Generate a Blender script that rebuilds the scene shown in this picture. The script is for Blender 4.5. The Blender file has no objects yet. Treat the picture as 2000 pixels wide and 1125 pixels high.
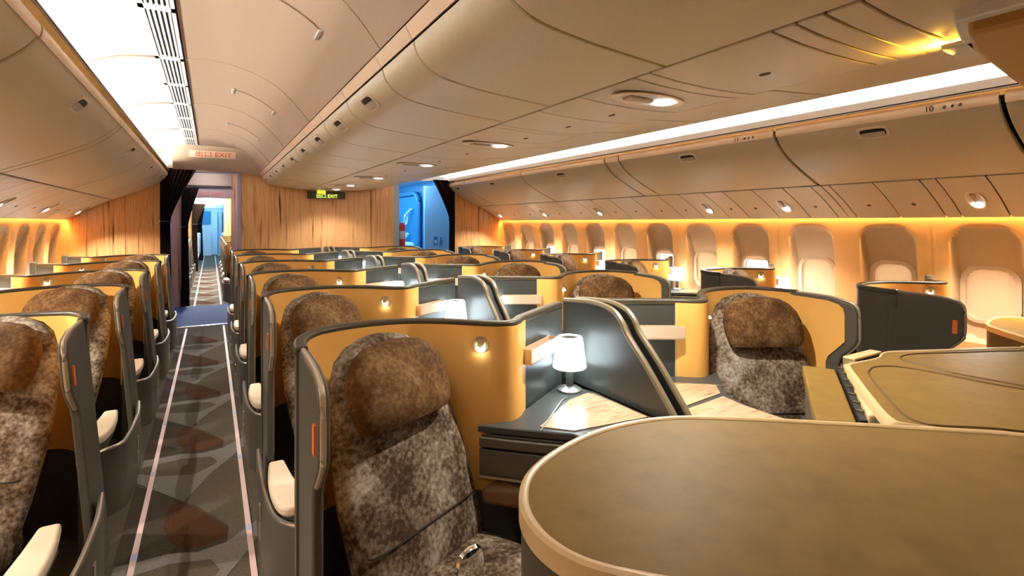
import bpy, bmesh, math, random
from mathutils import Vector
random.seed(7)
COL = bpy.context.scene.collection
ORD = ['nearest', 'second', 'third', 'fourth', 'fifth', 'sixth', 'seventh', 'eighth', 'ninth', 'tenth', 'eleventh',
       'twelfth', 'thirteenth', 'fourteenth', 'fifteenth', 'sixteenth', 'seventeenth', 'eighteenth']

# ------------------------------------------------------------------ materials
def mat(name, col, rough=.5, metal=0, spec=.5, emit=None, es=0, coat=0):
    m = bpy.data.materials.new(name); m.use_nodes = True
    b = m.node_tree.nodes['Principled BSDF']
    b.inputs['Base Color'].default_value = (*col, 1)
    b.inputs['Roughness'].default_value = rough
    b.inputs['Metallic'].default_value = metal
    b.inputs['Specular IOR Level'].default_value = spec
    b.inputs['Coat Weight'].default_value = coat
    if emit:
        b.inputs['Emission Color'].default_value = (*emit, 1)
        b.inputs['Emission Strength'].default_value = es
    return m

def noise_mat(name, stops, scale, detail=6, rough=.6, stretch=(1, 1, 1), bump=0, spec=.4, dist=0, nrough=.6, fine=None, gain=1):
    m = mat(name, (1, 1, 1), rough, spec=spec)
    nt = m.node_tree; N = nt.nodes; L = nt.links; b = N['Principled BSDF']
    tc = N.new('ShaderNodeTexCoord'); mp = N.new('ShaderNodeMapping'); mp.inputs['Scale'].default_value = stretch
    nz = N.new('ShaderNodeTexNoise'); nz.inputs['Scale'].default_value = scale
    nz.inputs['Detail'].default_value = detail; nz.inputs['Roughness'].default_value = nrough
    nz.inputs['Distortion'].default_value = dist
    cr = N.new('ShaderNodeValToRGB'); e = cr.color_ramp.elements
    while len(e) < len(stops): e.new(.5)
    for i, (p, c) in enumerate(stops): e[i].position = p; e[i].color = (*c, 1)
    L.new(tc.outputs['Object'], mp.inputs['Vector']); L.new(mp.outputs[0], nz.inputs['Vector'])
    src = nz.outputs['Fac']
    if fine:
        n2 = N.new('ShaderNodeTexNoise'); n2.inputs['Scale'].default_value = fine; n2.inputs['Detail'].default_value = 3
        L.new(tc.outputs['Object'], n2.inputs['Vector'])
        mx = N.new('ShaderNodeMix'); mx.inputs['Factor'].default_value = .33
        L.new(src, mx.inputs[2]); L.new(n2.outputs['Fac'], mx.inputs[3]); src = mx.outputs[0]
    L.new(src, cr.inputs['Fac']); L.new(cr.outputs['Color'], b.inputs['Base Color'])
    if bump:
        bp = N.new('ShaderNodeBump'); bp.inputs['Strength'].default_value = bump; bp.inputs['Distance'].default_value = .004
        L.new(src, bp.inputs['Height']); L.new(bp.outputs[0], b.inputs['Normal'])
    return m

M = {}
M['plastic'] = noise_mat('cabin_plastic', [(.3, (.63, .54, .37)), (.7, (.66, .57, .40))], 60, rough=.42)
M['ceil'] = noise_mat('ceiling_plastic', [(.3, (.50, .375, .275)), (.7, (.52, .395, .29))], 60, rough=.5)
M['rib'] = mat('cove_seam_rib', (.25, .15, .07), .5)
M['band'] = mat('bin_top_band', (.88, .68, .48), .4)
M['cove'] = mat('cove_white', (.66, .67, .66), .6)
M['coved'] = mat('cove_lining', (.38, .41, .43), .6)
M['psu'] = noise_mat('service_panel_plastic', [(.3, (.62, .53, .40)), (.7, (.65, .56, .43))], 70, rough=.4)
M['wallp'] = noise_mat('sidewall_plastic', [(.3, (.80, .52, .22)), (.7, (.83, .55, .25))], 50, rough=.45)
M['dark'] = noise_mat('shell_dark_grey', [(.3, (.095, .085, .065)), (.7, (.11, .10, .078))], 180, rough=.42)
M['slate'] = noise_mat('lamp_panel_slate', [(.3, (.055, .058, .052)), (.7, (.066, .069, .062))], 160, rough=.36)
M['rim'] = mat('rim_olive', (.060, .047, .024), .42)
M['trim'] = mat('trim_champagne', (.46, .37, .25), .3, metal=.3)
M['trimd'] = mat('divider_edge', (.19, .15, .085), .38)
M['tan'] = noise_mat('liner_tan_leather', [(.3, (.93, .495, .115)), (.7, (.96, .525, .135))], 220, rough=.5, bump=.08)
M['suede'] = noise_mat('mottled_suede', [(.32, (.018, .010, .006)), (.44, (.07, .042, .022)), (.52, (.20, .15, .10)), (.65, (.46, .41, .345))], 5.0, detail=9, rough=.85, spec=.2, bump=.35, dist=.5, nrough=.68, fine=70)
M['cush'] = noise_mat('brown_suede', [(.32, (.03, .012, .004)), (.5, (.115, .055, .017)), (.66, (.26, .155, .065))], 7, detail=9, rough=.85, spec=.2, bump=.3, dist=.5, nrough=.66, fine=70)
M['seam'] = mat('seam_thread', (.02, .013, .008), .8)
M['black'] = mat('gap_black', (.012, .011, .01), .6)
M['cream'] = mat('armrest_cream', (.72, .58, .42), .45)
M['metal'] = mat('brushed_metal', (.72, .68, .6), .25, metal=.9)
M['chrome'] = mat('chrome', (.85, .85, .85), .08, metal=1)
M['paddle'] = mat('latch_grey', (.52, .47, .38), .3)
M['brown'] = mat('ledge_brown_leather', (.20, .095, .04), .4)
M['amber'] = mat('amber_lens_lit', (.9, .6, .1), .4, emit=(1.0, .62, .06), es=3)
M['housing'] = mat('housing_orange_lit', (.40, .22, .055), .45)  # orange light on the housing is put into its base colour
M['railm'] = mat('rail_champagne', (.78, .62, .45), .3, metal=.25)
M['table'] = noise_mat('table_wood', [(.30, (.25, .14, .07)), (.42, (.52, .34, .20)), (.55, (.62, .43, .27)), (.62, (.42, .26, .14)), (.8, (.64, .45, .29))], 3, detail=5, rough=.25, stretch=(2, 14, 2))
M['lam'] = noise_mat('tan_laminate', [(.3, (.205, .120, .022)), (.7, (.265, .158, .033))], 14, detail=8, spec=.15, rough=.5)
M['lamside'] = noise_mat('olive_side', [(.3, (.085, .075, .05)), (.7, (.10, .09, .06))], 120, rough=.4)
M['lip'] = mat('lip_cream', (.72, .53, .27), .35)
M['groove'] = mat('groove_brown', (.13, .065, .015), .6)
M['tag'] = mat('orange_tag', (.95, .22, .04), .5)
M['shade'] = mat('lamp_shade_lit', (.9, .92, .92), .6, emit=(.76, .92, 1.0), es=1.9)
M['lens'] = mat('reading_lens_lit', (.9, .9, .9), .3, emit=(.92, .97, 1.0), es=5)
M['chip'] = mat('suite_light_lit', (.9, .9, .9), .3, emit=(.86, .94, 1.0), es=20)
M['ledw'] = mat('led_cool', (.9, .9, .9), .4, emit=(1.0, .93, .83), es=23)
M['ledp'] = mat('led_peach', (.9, .9, .9), .4, emit=(1.0, .66, .36), es=16)
M['ledo'] = mat('led_orange', (.9, .9, .9), .4, emit=(1.0, .50, .15), es=40)
M['ledv'] = mat('led_violet', (.9, .9, .9), .4, emit=(.42, .50, 1.0), es=10)
M['ledb'] = mat('led_blue', (.9, .9, .9), .4, emit=(.30, .66, 1.0), es=3.6)
M['day'] = mat('window_daylight', (.8, .85, .9), .3, emit=(.80, .90, 1.0), es=.42)
M['blind'] = mat('window_blind', (.80, .64, .46), .5)
def translucent():
    m = M['blind']; nt = m.node_tree; N = nt.nodes; L = nt.links
    t = N.new('ShaderNodeBsdfTranslucent'); t.inputs[0].default_value = (.95, .76, .55, 1)
    x = N.new('ShaderNodeMixShader'); x.inputs[0].default_value = .5
    L.new(N['Principled BSDF'].outputs[0], x.inputs[1]); L.new(t.outputs[0], x.inputs[2]); L.new(x.outputs[0], N['Material Output'].inputs[0])
translucent()
M['pocket'] = noise_mat('window_pocket_plastic', [(.3, (.60, .46, .28)), (.7, (.64, .49, .31))], 50, rough=.4)
M['wframe'] = mat('window_frame_plastic', (.80, .66, .48), .4)
M['curtain'] = noise_mat('curtain_dark_brown', [(.3, (.022, .011, .007)), (.7, (.045, .025, .018))], 90, rough=.9, spec=.1)
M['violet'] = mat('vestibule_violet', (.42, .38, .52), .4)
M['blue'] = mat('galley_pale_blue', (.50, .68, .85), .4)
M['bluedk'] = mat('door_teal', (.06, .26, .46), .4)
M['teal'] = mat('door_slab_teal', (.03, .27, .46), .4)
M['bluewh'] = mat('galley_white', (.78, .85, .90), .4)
M['red'] = mat('red_paint', (.7, .04, .04), .5)
M['text'] = mat('marking_brown', (.05, .03, .02), .6)
M['redtext'] = mat('exit_red', (.85, .10, .04), .5)
M['exitbox'] = mat('exit_sign_lit', (.8, .7, .1), .5, emit=(.95, .70, .05), es=.2)
M['exitgreen'] = mat('exit_letters_lit', (.4, .8, .1), .5, emit=(.65, 1.0, .10), es=.4)
M['carpet'] = noise_mat('carpet_grey_brown', [(.3, (.10, .082, .058)), (.7, (.15, .125, .092))], 90, rough=.95, spec=.1, bump=.3)
M['carpetl'] = noise_mat('carpet_light_grey', [(.3, (.18, .17, .15)), (.7, (.25, .235, .21))], 90, rough=.95, spec=.1)
M['carpetd'] = noise_mat('carpet_dark', [(.3, (.058, .045, .034)), (.7, (.085, .067, .05))], 90, rough=.95, spec=.1)
M['carpetb'] = noise_mat('carpet_rust_brown', [(.3, (.065, .028, .012)), (.7, (.095, .043, .02))], 90, rough=.95, spec=.1)
M['vinyl'] = noise_mat('vestibule_vinyl', [(.3, (.08, .12, .21)), (.7, (.11, .16, .27))], 25, rough=.85, spec=.1)
M['strip'] = mat('path_strip_pink', (.92, .66, .62), .5)
M['stripl'] = mat('path_strip_lilac', (.62, .62, .82), .5)

def zebra():
    m = mat('zebrano_panel', (1, 1, 1), .4)
    nt = m.node_tree; N = nt.nodes; L = nt.links; b = N['Principled BSDF']
    tc = N.new('ShaderNodeTexCoord'); mp = N.new('ShaderNodeMapping'); mp.inputs['Scale'].default_value = (15, 1, .6)
    nz = N.new('ShaderNodeTexNoise'); nz.inputs['Scale'].default_value = 1.6; nz.inputs['Detail'].default_value = 4
    nz.inputs['Distortion'].default_value = .55
    cr = N.new('ShaderNodeValToRGB'); e = cr.color_ramp.elements
    st = [(.30, (.06, .025, .008)), (.335, (.50, .24, .085)), (.43, (.80, .42, .17)), (.52, (.88, .49, .21)), (.60, (.72, .37, .13)), (.70, (.90, .53, .25))]
    while len(e) < len(st): e.new(.5)
    for i, (p, c) in enumerate(st): e[i].position = p; e[i].color = (*c, 1)
    L.new(tc.outputs['Object'], mp.inputs['Vector']); L.new(mp.outputs[0], nz.inputs['Vector'])
    L.new(nz.outputs['Fac'], cr.inputs['Fac']); L.new(cr.outputs['Color'], b.inputs['Base Color'])
    return m
M['zebra'] = zebra()

# ------------------------------------------------------------------ mesh helper
def spline(pts, n=6, closed=False):
    out = []; k = len(pts); rng = range(k) if closed else range(k - 1)
    for i in rng:
        if closed: p = [Vector(pts[(i + j) % k]) for j in (-1, 0, 1, 2)]
        else: p = [Vector(pts[max(0, min(k - 1, i + j))]) for j in (-1, 0, 1, 2)]
        for t in range(n):
            t /= n
            out.append(.5 * ((2 * p[1]) + (p[2] - p[0]) * t + (2 * p[0] - 5 * p[1] + 4 * p[2] - p[3]) * t * t + (3 * p[1] - p[0] - 3 * p[2] + p[3]) * t ** 3))
    if not closed: out.append(Vector(pts[-1]))
    return [tuple(v) for v in out]

def offset(path, d, closed=False):
    """offset a 2-D path to its left by d"""
    n = len(path); out = []
    for i in range(n):
        if closed: a, b = path[i - 1], path[(i + 1) % n]
        else: a, b = path[max(0, i - 1)], path[min(n - 1, i + 1)]
        dx, dy = b[0] - a[0], b[1] - a[1]; l = math.hypot(dx, dy) or 1
        out.append((path[i][0] - dy / l * d, path[i][1] + dx / l * d))
    return out

class MB:
    def __init__(s): s.v = []; s.f = []; s.mi = []; s.k = 0
    def add(s, vs, fs):
        o = len(s.v); s.v += [tuple(v) for v in vs]
        for f in fs: s.f.append(tuple(i + o for i in f)); s.mi.append(s.k)
        return s
    def box(s, x0, x1, y0, y1, z0, z1):
        return s.add([(x, y, z) for x in (x0, x1) for y in (y0, y1) for z in (z0, z1)],
                     [(0, 1, 3, 2), (4, 6, 7, 5), (0, 4, 5, 1), (2, 3, 7, 6), (0, 2, 6, 4), (1, 5, 7, 3)])
    def rings(s, rings, cap=True, closed=True):
        n = len(rings[0]); o = len(s.v)
        for r in rings: s.v += [tuple(p) for p in r]
        for i in range(len(rings) - 1):
            for j in range(n if closed else n - 1):
                a = o + i * n + j; b = o + i * n + (j + 1) % n
                s.f.append((a, b, b + n, a + n)); s.mi.append(s.k)
        if cap:
            s.f.append(tuple(o + j for j in range(n))[::-1]); s.mi.append(s.k)
            q = o + (len(rings) - 1) * n
            s.f.append(tuple(q + j for j in range(n))); s.mi.append(s.k)
        return s
    def prism(s, poly, z0, z1):
        return s.rings([[(x, y, z0) for x, y in poly], [(x, y, z1) for x, y in poly]])
    def plate(s, poly, x0, x1):          # outline in y,z
        return s.rings([[(x0, y, z) for y, z in poly], [(x1, y, z) for y, z in poly]])
    def plate_y(s, poly, y0, y1):        # outline in x,z
        return s.rings([[(x, y0, z) for x, z in poly], [(x, y1, z) for x, z in poly]])
    def ribbon(s, path, z0, z1, t, a=0):  # vertical wall along a plan path; a shifts it to the left
        L_ = offset(path, a + t / 2); R_ = offset(path, a - t / 2); n = len(path)
        g = (lambda i: z1(i / (n - 1))) if callable(z1) else (lambda i: z1)
        h = (lambda i: z0(i / (n - 1))) if callable(z0) else (lambda i: z0)
        return s.rings([[(*L_[i], h(i)), (*R_[i], h(i)), (*R_[i], g(i)), (*L_[i], g(i))] for i in range(n)])
    def tube(s, pts, r, n=6, closed=False, flat=1):
        rs = []; k = len(pts)
        for i in range(k):
            if closed: a, b = Vector(pts[i - 1]), Vector(pts[(i + 1) % k])
            else: a, b = Vector(pts[max(0, i - 1)]), Vector(pts[min(k - 1, i + 1)])
            t = (b - a).normalized(); u = t.cross(Vector((0, 0, 1)))
            if u.length < .1: u = t.cross(Vector((1, 0, 0)))
            u.normalize(); w = u.cross(t)
            rs.append([Vector(pts[i]) + u * r * math.cos(q) + w * r * flat * math.sin(q) for q in [2 * math.pi * j / n for j in range(n)]])
        if closed: rs.append(rs[0])
        return s.rings(rs, cap=not closed)
    def lathe(s, prof, c, n=20):
        return s.rings([[(c[0] + r * math.cos(2 * math.pi * j / n), c[1] + r * math.sin(2 * math.pi * j / n), c[2] + z) for j in range(n)] for r, z in prof])
    def disc(s, c, nrm, r, h, n=14, ry=None):
        nrm = Vector(nrm).normalized(); u = nrm.cross(Vector((0, 0, 1)))
        if u.length < .1: u = Vector((0, 1, 0))
        u.normalize(); w = u.cross(nrm); c = Vector(c); ry = ry or r
        return s.rings([[c + nrm * d + u * r * math.cos(q) + w * ry * math.sin(q) for q in [2 * math.pi * j / n for j in range(n)]] for d in (0, h)])
    def annulus(s, c, nrm, r0, r1, h, n=18):
        nrm = Vector(nrm).normalized(); u = nrm.cross(Vector((0, 0, 1)))
        if u.length < .1: u = Vector((0, 1, 0))
        u.normalize(); w = u.cross(nrm); c = Vector(c)
        prof = [(r0, 0), (r0, h), (r1, h), (r1, 0)]
        rs = [[c + nrm * d + (u * math.cos(q) + w * math.sin(q)) * r for r, d in prof] for q in [2 * math.pi * j / n for j in range(n)]]
        rs.append(rs[0]); return s.rings(rs, cap=False)
    def build(s, name, m, parent=None, sg=1, loc=None, smooth=True, bev=0, seg=2, ang=35, sub=0):
        me = bpy.data.meshes.new(name)
        vs = [(x * sg, y, z) for x, y, z in s.v]
        me.from_pydata(vs, [], s.f); ms = m if isinstance(m, (list, tuple)) else [m]
        for q in ms: me.materials.append(M[q])
        for p, i in zip(me.polygons, s.mi): p.material_index = i
        bm = bmesh.new(); bm.from_mesh(me)
        bmesh.ops.remove_doubles(bm, verts=bm.verts, dist=1e-6)
        bmesh.ops.recalc_face_normals(bm, faces=bm.faces)
        bm.to_mesh(me); bm.free()
        if smooth:
            me.shade_smooth()
            try: me.set_sharp_from_angle(angle=math.radians(40))
            except Exception: pass
        o = bpy.data.objects.new(name, me); COL.objects.link(o)
        if loc: o.location = loc
        if parent: o.parent = parent
        if bev:
            b = o.modifiers.new('bevel', 'BEVEL'); b.width = bev; b.segments = seg; b.limit_method = 'ANGLE'; b.angle_limit = math.radians(ang)
            b.harden_normals = False
        if sub:
            b = o.modifiers.new('subd', 'SUBSURF'); b.levels = b.render_levels = sub
        return o

def tag(o, label=None, cat=None, group=None, kind=None):
    if label: o['label'] = label
    if cat: o['category'] = cat
    if group: o['group'] = group
    if kind: o['kind'] = kind
    return o
def thing(name, loc, label, cat, group=None):
    o = bpy.data.objects.new(name, None); COL.objects.link(o); o.location = loc; o.empty_display_size = .1
    return tag(o, label, cat, group)
def kids(o): return [c for c in bpy.data.objects if c.parent == o]
def dup(root, loc, label, group=None):
    r = root.copy(); COL.objects.link(r); r.location = loc; r['label'] = label
    if group: r['group'] = group
    for ch in list(root.children):
        c = ch.copy(); COL.objects.link(c); c.parent = r
        for g in list(ch.children):
            d = g.copy(); COL.objects.link(d); d.parent = c
    return r
def text(body, name, m, parent, loc, size, rot, ext=.001, sx=1):
    cu = bpy.data.curves.new(name, 'FONT'); cu.body = body; cu.size = size; cu.extrude = ext
    cu.align_x = 'CENTER'; cu.align_y = 'CENTER'; cu.materials.append(M[m])
    q = bpy.data.objects.new(name, cu); COL.objects.link(q); bpy.context.view_layer.update()
    me = bpy.data.meshes.new_from_object(q.evaluated_get(bpy.context.evaluated_depsgraph_get()))
    bpy.data.objects.remove(q); me.name = name
    if not me.materials: me.materials.append(M[m])
    o = bpy.data.objects.new(name, me); COL.objects.link(o); o.parent = parent; o.location = loc; o.rotation_euler = rot
    o.scale = (sx, 1, 1)
    return o

C0 = 1.505
def mirx(x): return 2 * C0 - x
Y0, YB = -1.3, 8.12        # cabin front end (behind the camera) and rear bulkhead

def shell(prof, y0, y1, t, mb=None):
    """extrude an X,Z profile along Y with thickness t (to the left of its direction)"""
    mb = mb or MB(); q = list(prof) + offset(prof, t)[::-1]
    return mb.plate_y(q, y0, y1)

# ------------------------------------------------------------------ floor
mb = MB(); mb.box(-1.75, 4.76, Y0, YB, -.05, 0)
FAN = [(-.159, 3.084), (-.069, 2.956), (.006, 2.805), (.068, 2.681), (.061, 2.623), (-.016, 2.59), (-.087, 2.588), (-.147, 2.676), (-.188, 2.821), (-.187, 2.977)]
LGT = [(-.34, 3.38), (-.36, 3.52), (-.259, 3.424), (-.078, 3.348), (.014, 3.425), (.091, 3.595), (.21, 3.76), (.20, 3.66), (.129, 3.53), (-.01, 3.30), (-.117, 3.046), (-.161, 3.11)]
DRK = [(-.345, 3.36), (-.161, 3.10), (-.117, 3.04), (-.06, 2.97), (.07, 2.70), (.06, 2.57), (-.05, 2.56), (-.16, 2.60), (-.25, 2.60), (-.345, 2.62)]
SWP = [(-.34, 2.60), (-.18, 2.62), (-.05, 2.55), (.06, 2.57), (.20, 2.70), (.21, 2.62), (.10, 2.42), (.05, 2.33), (.0, 2.47), (-.15, 2.52), (-.34, 2.50)]
for off in (0, mirx(0) + .0):
    for k in range(-3, 5):
        for mi, poly, z in ((1, SWP, .0012), (2, DRK, .0018), (1, LGT, .0024), (3, FAN, .003)):
            mb.k = mi
            pts = [((x if off == 0 else mirx(x)), y + 1.085 * k) for x, y in poly]
            if max(p[1] for p in pts) > 7.95: continue
            mb.add([(x, y, z) for x, y in pts], [tuple(range(len(pts)))])
tag(mb.build('floor', ['carpet', 'carpetl', 'carpetd', 'carpetb'], smooth=False), 'grey brown carpet with fan pattern', kind='structure')
def strip(x, y0, y1, label):
    r = thing('floor_path_strip', (x, y0, 0), label, 'floor strip', 'photoluminescent aisle strips')
    y = 0; L_ = y1 - y0
    while y < L_:
        e = min(y + .82, L_)
        MB().box(-.011, .011, y, e - .05, .001, .006).build('strip_segment', 'strip', r)
        MB().box(-.012, .012, e - .05, e, .001, .007).build('joint', 'stripl', r)
        y = e
strip(-.277, .2, 7.98, 'left pink strip along the carpet of the near aisle')
strip(.149, .2, 7.98, 'right pink strip along the carpet of the near aisle')

# ------------------------------------------------------------------ ceilings (left aisle and its mirror)
COVE = [(-.70, 2.12), (-.70, 2.24), (-.62, 2.34), (-.48, 2.405), (-.30, 2.432)]
VENT = [(-.298, 2.432), (-.15, 2.440)]
CEIL = [(-.143, 2.442), (0, 2.455), (.15, 2.435), (.29, 2.39), (.41, 2.32), (.52, 2.215), (.60, 2.115)]
CEIL = spline(CEIL, 4); COVEs = spline(COVE, 5)
cuts = [Y0, .35, 2.1, 3.86, 5.29, 6.7, YB]
ce = MB()
for side in (0, 1):
    f = (lambda p: [(mirx(x), z) for x, z in p]) if side else (lambda p: p)
    t = -.015 if side else .015
    for a, b in zip(cuts, cuts[1:]):
        ce.k = 1; shell(f(COVEs), a + .003, b - .003, t, ce)
        ce.k = 0; shell(f(CEIL), a + .003, b - .003, t, ce)
        # raised seam ribs at each panel joint
        if b < YB:
            shell(f(offset(CEIL, -.004)), b - .012, b + .012, t, ce)
            ce.k = 3; shell(f(offset(COVEs, -.004)), b - .014, b + .014, t, ce)
    ce.k = 2; shell(f([(-.72, 2.47), (.62, 2.47)]), Y0, YB, t, ce)
tag(ce.build('ceiling', ['ceil', 'coved', 'black', 'rib']), 'curved peach ceiling panels over the aisles', kind='structure')
for side in (0, 1):
    for i, (a, b) in enumerate(zip(cuts, cuts[1:])):
        n = 2; L_ = (b - a) / n
        for j in range(n):
            y0, y1 = a + j * L_, a + (j + 1) * L_
            if y1 < .6: continue
            r = thing('air_vent', (mirx(-.225) if side else -.225, y0, 2.435), '%s slatted air vent in the ceiling over the %s aisle' % (ORD[max(0, i * 2 + j - 2)], 'right' if side else 'left'), 'air vent', 'ceiling air vents')
            fr = MB()
            for x0, x1 in ((-.075, -.052), (.058, .075)): fr.box(x0, x1, .003, L_ - .003, -.006, .006)
            fr.box(-.075, .075, .003, .03, -.006, .006); fr.box(-.075, .075, L_ - .03, L_ - .003, -.006, .006)
            fr.build('frame', 'cove', r)
            sl = MB()
            for q in range(5): x = -.045 + q * .022; sl.box(x, x + .010, .03, L_ - .03, -.004, .008)
            sl.build('slats', 'cove', r)
            MB().box(-.052, .058, .03, L_ - .03, .012, .02).build('backing', 'black', r)
# recessed panels with end grips in the aisle ceiling
for i, y in enumerate((2.55, 4.55, 6.1)):
    r = thing('ceiling_hatch', (.28, y, 2.38), '%s raised hatch strip on the left aisle ceiling' % ORD[i], 'hatch', 'ceiling hatches')
    p = [(x - .28, z - 2.38) for x, z in offset([q for q in CEIL if .13 < q[0] < .45], -.003)]
    MB().plate_y(p + offset(p, -.004)[::-1], -.05, .05).build('panel', 'ceil', r)
    for e in (p[0], p[-1]): MB().box(e[0] - .01, e[0] + .01, -.06, .06, e[1] - .012, e[1] + .002).build('end_grip', 'cove', r, bev=.004)

# LED runs: cool strip in the bin-top gutter, peach strip in the gap beside the centre bins
def led(name, x, z, y0, y1, m, label, w=.03, h=.01):
    return tag(MB().box(x - w / 2, x + w / 2, y0, y1, z - h / 2, z + h / 2).build(name, m, smooth=False), label, 'light strip')
for s_ in (0, 1):
    X = (lambda x: mirx(x)) if s_ else (lambda x: x); nm = 'right' if s_ else 'left'
    led('cove_light', X(-.60), 2.145, Y0 + .1, YB - .02, 'ledw', 'cool white light strip in the %s bin-top cove' % nm)
    led('wash_light', X(-1.538), 1.508, Y0 + .1, YB - .02, 'ledo', 'orange wash light strip over the %s windows' % nm, .012, .02)

# ------------------------------------------------------------------ bins
def latch(parent, c, n, up, s=1.4):
    """bin latch: bezel, dark pocket and paddle; c centre, n outward normal, along = Y"""
    n = Vector(n).normalized(); y = Vector((0, 1, 0)); w = n.cross(y).normalized(); c = Vector(c)
    def rr(a, b, d, k=12):
        out = []
        for i in range(k * 2):
            q = math.pi * i / k
            cx = math.copysign(abs(math.cos(q)) ** .5, math.cos(q)); sy = math.copysign(abs(math.sin(q)) ** .5, math.sin(q))
            out.append(c + y * a * s * cx + w * b * s * sy + n * d)
        return out
    bz = MB().rings([rr(.064, .032, -.004), rr(.064, .032, .004), rr(.054, .024, .007), rr(.050, .021, -.001)], cap=False).build('latch_bezel', 'wframe', parent)
    MB().rings([rr(.052, .023, .0005), rr(.052, .023, .0025)]).build('latch_pocket', 'black', bz)
    pd = MB(); q0 = c + n * .003
    vs = []
    for a in (-.046 * s, .046 * s):
        for b in (-.003 * s, .022 * s):
            for d in (0, .006): vs.append(q0 + y * a + w * b * up + n * d)
    pd.add(vs, [(0, 1, 3, 2), (4, 6, 7, 5), (0, 4, 5, 1), (2, 3, 7, 6), (0, 2, 6, 4), (1, 5, 7, 3)]).build('latch_paddle', 'paddle', bz)

OUTB = spline([(3.512, 2.074), (3.500, 2.045), (3.512, 2.005), (3.565, 1.945), (3.655, 1.88), (3.77, 1.82), (3.90, 1.76), (4.07, 1.69)], 4)
VAL = [(3.53, 2.158), (3.516, 2.154), (3.504, 2.130), (3.482, 2.088)]
def outboard(side, y0, y1, label, mark=None, has_latch=True):
    X = (lambda x: mirx(x)) if side == 'left' else (lambda x: x)
    t = .03 if side == 'left' else -.03
    P = [(X(x) - X(3.5), z - 2.0) for x, z in OUTB]
    t = -.03 if side == 'left' else .03
    r = thing('overhead_bin', (X(3.5), y0, 2.0), label, 'overhead bin', side + ' overhead bins')
    L_ = y1 - y0
    MB().plate_y(P + offset(P, t)[::-1], .006, L_ - .006).build('door', 'plastic', r, bev=.006)
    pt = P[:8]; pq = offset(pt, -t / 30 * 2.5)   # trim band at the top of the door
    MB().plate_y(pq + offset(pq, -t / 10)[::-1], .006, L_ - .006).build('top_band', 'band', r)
    if has_latch:
        i = 11; a, b = P[i], P[i + 1]
        nx, nz = (b[1] - a[1]), -(b[0] - a[0])
        if nz > 0: nx, nz = -nx, -nz
        latch(r, (a[0], L_ / 2, a[1]), (nx, 0, nz), -1 if side == 'left' else 1)
    if mark:
        a, b = pq[2], pq[6]; m_ = ((a[0] + b[0]) / 2, (a[1] + b[1]) / 2)
        ang = math.atan2(b[0] - a[0], a[1] - b[1])
        tx = text(mark, 'row_number', 'text', r, (m_[0] - .012, .30, m_[1] - .006), .045, (math.pi / 2 - ang, 0, -math.pi / 2), .0008)
        for q in range(3):
            MB().disc((0, 0, 0), (1, 0, -.6), .008 if q != 1 else .006, .002, 8, ry=.012).build('seat_icon', 'text', r, loc=(m_[0] - .012, .23 - q * .035, m_[1] - .006))
    return r
RS = [(-1.25, .985), (.997, 2.217), (2.225, 3.855), (3.862, 4.065), (4.072, 5.718), (5.726, 7.455), (7.463, 8.1)]
k = 0
for a, b in RS:
    if b - a < .4: outboard('right', a, b, 'narrow filler panel between the right overhead bins', None, False)['category'] = 'filler panel'; continue
    lb = ['right overhead bin cut off by the frame edge', 'right overhead bin marked 10 with a large latch', 'right overhead bin marked 11 beside the narrow filler', 'third latched right overhead bin beyond the narrow filler', 'fourth latched right overhead bin from the camera', 'last right overhead bin at the wood bulkhead'][k]
    outboard('right', a, b, lb, {1: '10', 2: '11'}.get(k)); k += 1
LS = [(-1.25, .6), (.607, 2.26), (2.267, 3.99), (3.997, 4.10), (4.107, 5.76), (5.767, 7.0), (7.007, 8.1)]
k = 0
for a, b in LS:
    if b - a < .4: outboard('left', a, b, 'narrow filler panel between the left overhead bins', None, False)['category'] = 'filler panel'; continue
    outboard('left', a, b, ['left overhead bin above the camera', 'left overhead bin at the top left frame corner', 'large left overhead bin with its latch in clear view', 'second latched left overhead bin beyond the wide seam', 'third latched left overhead bin', 'last left overhead bin at the curtain'][k]); k += 1
for s_, nm in ((1, 'right'), (0, 'left')):
    v = VAL if s_ else [(mirx(x), z) for x, z in VAL]
    tag(shell(v, Y0, YB - .01, .006 if s_ else -.006).build('trim_%d' % (2 - s_), 'ceil'), 'peach valance above the %s bins' % nm, kind='structure')
    tb = MB(); b0 = [(3.486, 2.091), (3.54, 2.108), (4.3, 2.12), (4.66, 1.6)]
    b0 = b0 if s_ else [(mirx(x), z) for x, z in b0]
    tag(shell(b0, Y0, YB, .01 if s_ else -.01, tb).build('trim_%d' % (4 - s_), 'black'), 'added black light-blocking lid behind the %s bins' % nm, kind='structure')  # unseen lid added to stop cove light leaking into the bin gap

CEN = spline([(.628, 2.055), (.645, 2.005), (.69, 1.962), (.77, 1.932), (.95, 1.908), (1.228, 1.888)], 4)
def centre(side, y0, y1, label, lat=True):
    X = (lambda x: x) if side == 'left' else (lambda x: mirx(x))
    P = [(X(x) - X(.95), z - 1.95) for x, z in CEN]; t = .03 if side == 'left' else -.03
    r = thing('overhead_bin', (X(.95), y0, 1.95), label, 'overhead bin', 'centre overhead bins, %s half' % side)
    L_ = y1 - y0
    MB().plate_y(P + offset(P, t)[::-1], .004, L_ - .004).build('door', 'plastic', r, bev=.005)
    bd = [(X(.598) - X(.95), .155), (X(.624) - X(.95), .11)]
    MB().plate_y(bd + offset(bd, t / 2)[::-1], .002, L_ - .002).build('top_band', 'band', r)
    if lat:
        i = 6; a, b = P[i], P[i + 1]; nx, nz = (b[1] - a[1]), -(b[0] - a[0])
        if nz > 0: nx, nz = -nx, -nz
        latch(r, (a[0], L_ / 2, a[1]), (nx, 0, nz), 1 if side == 'left' else -1)
    return r
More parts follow.
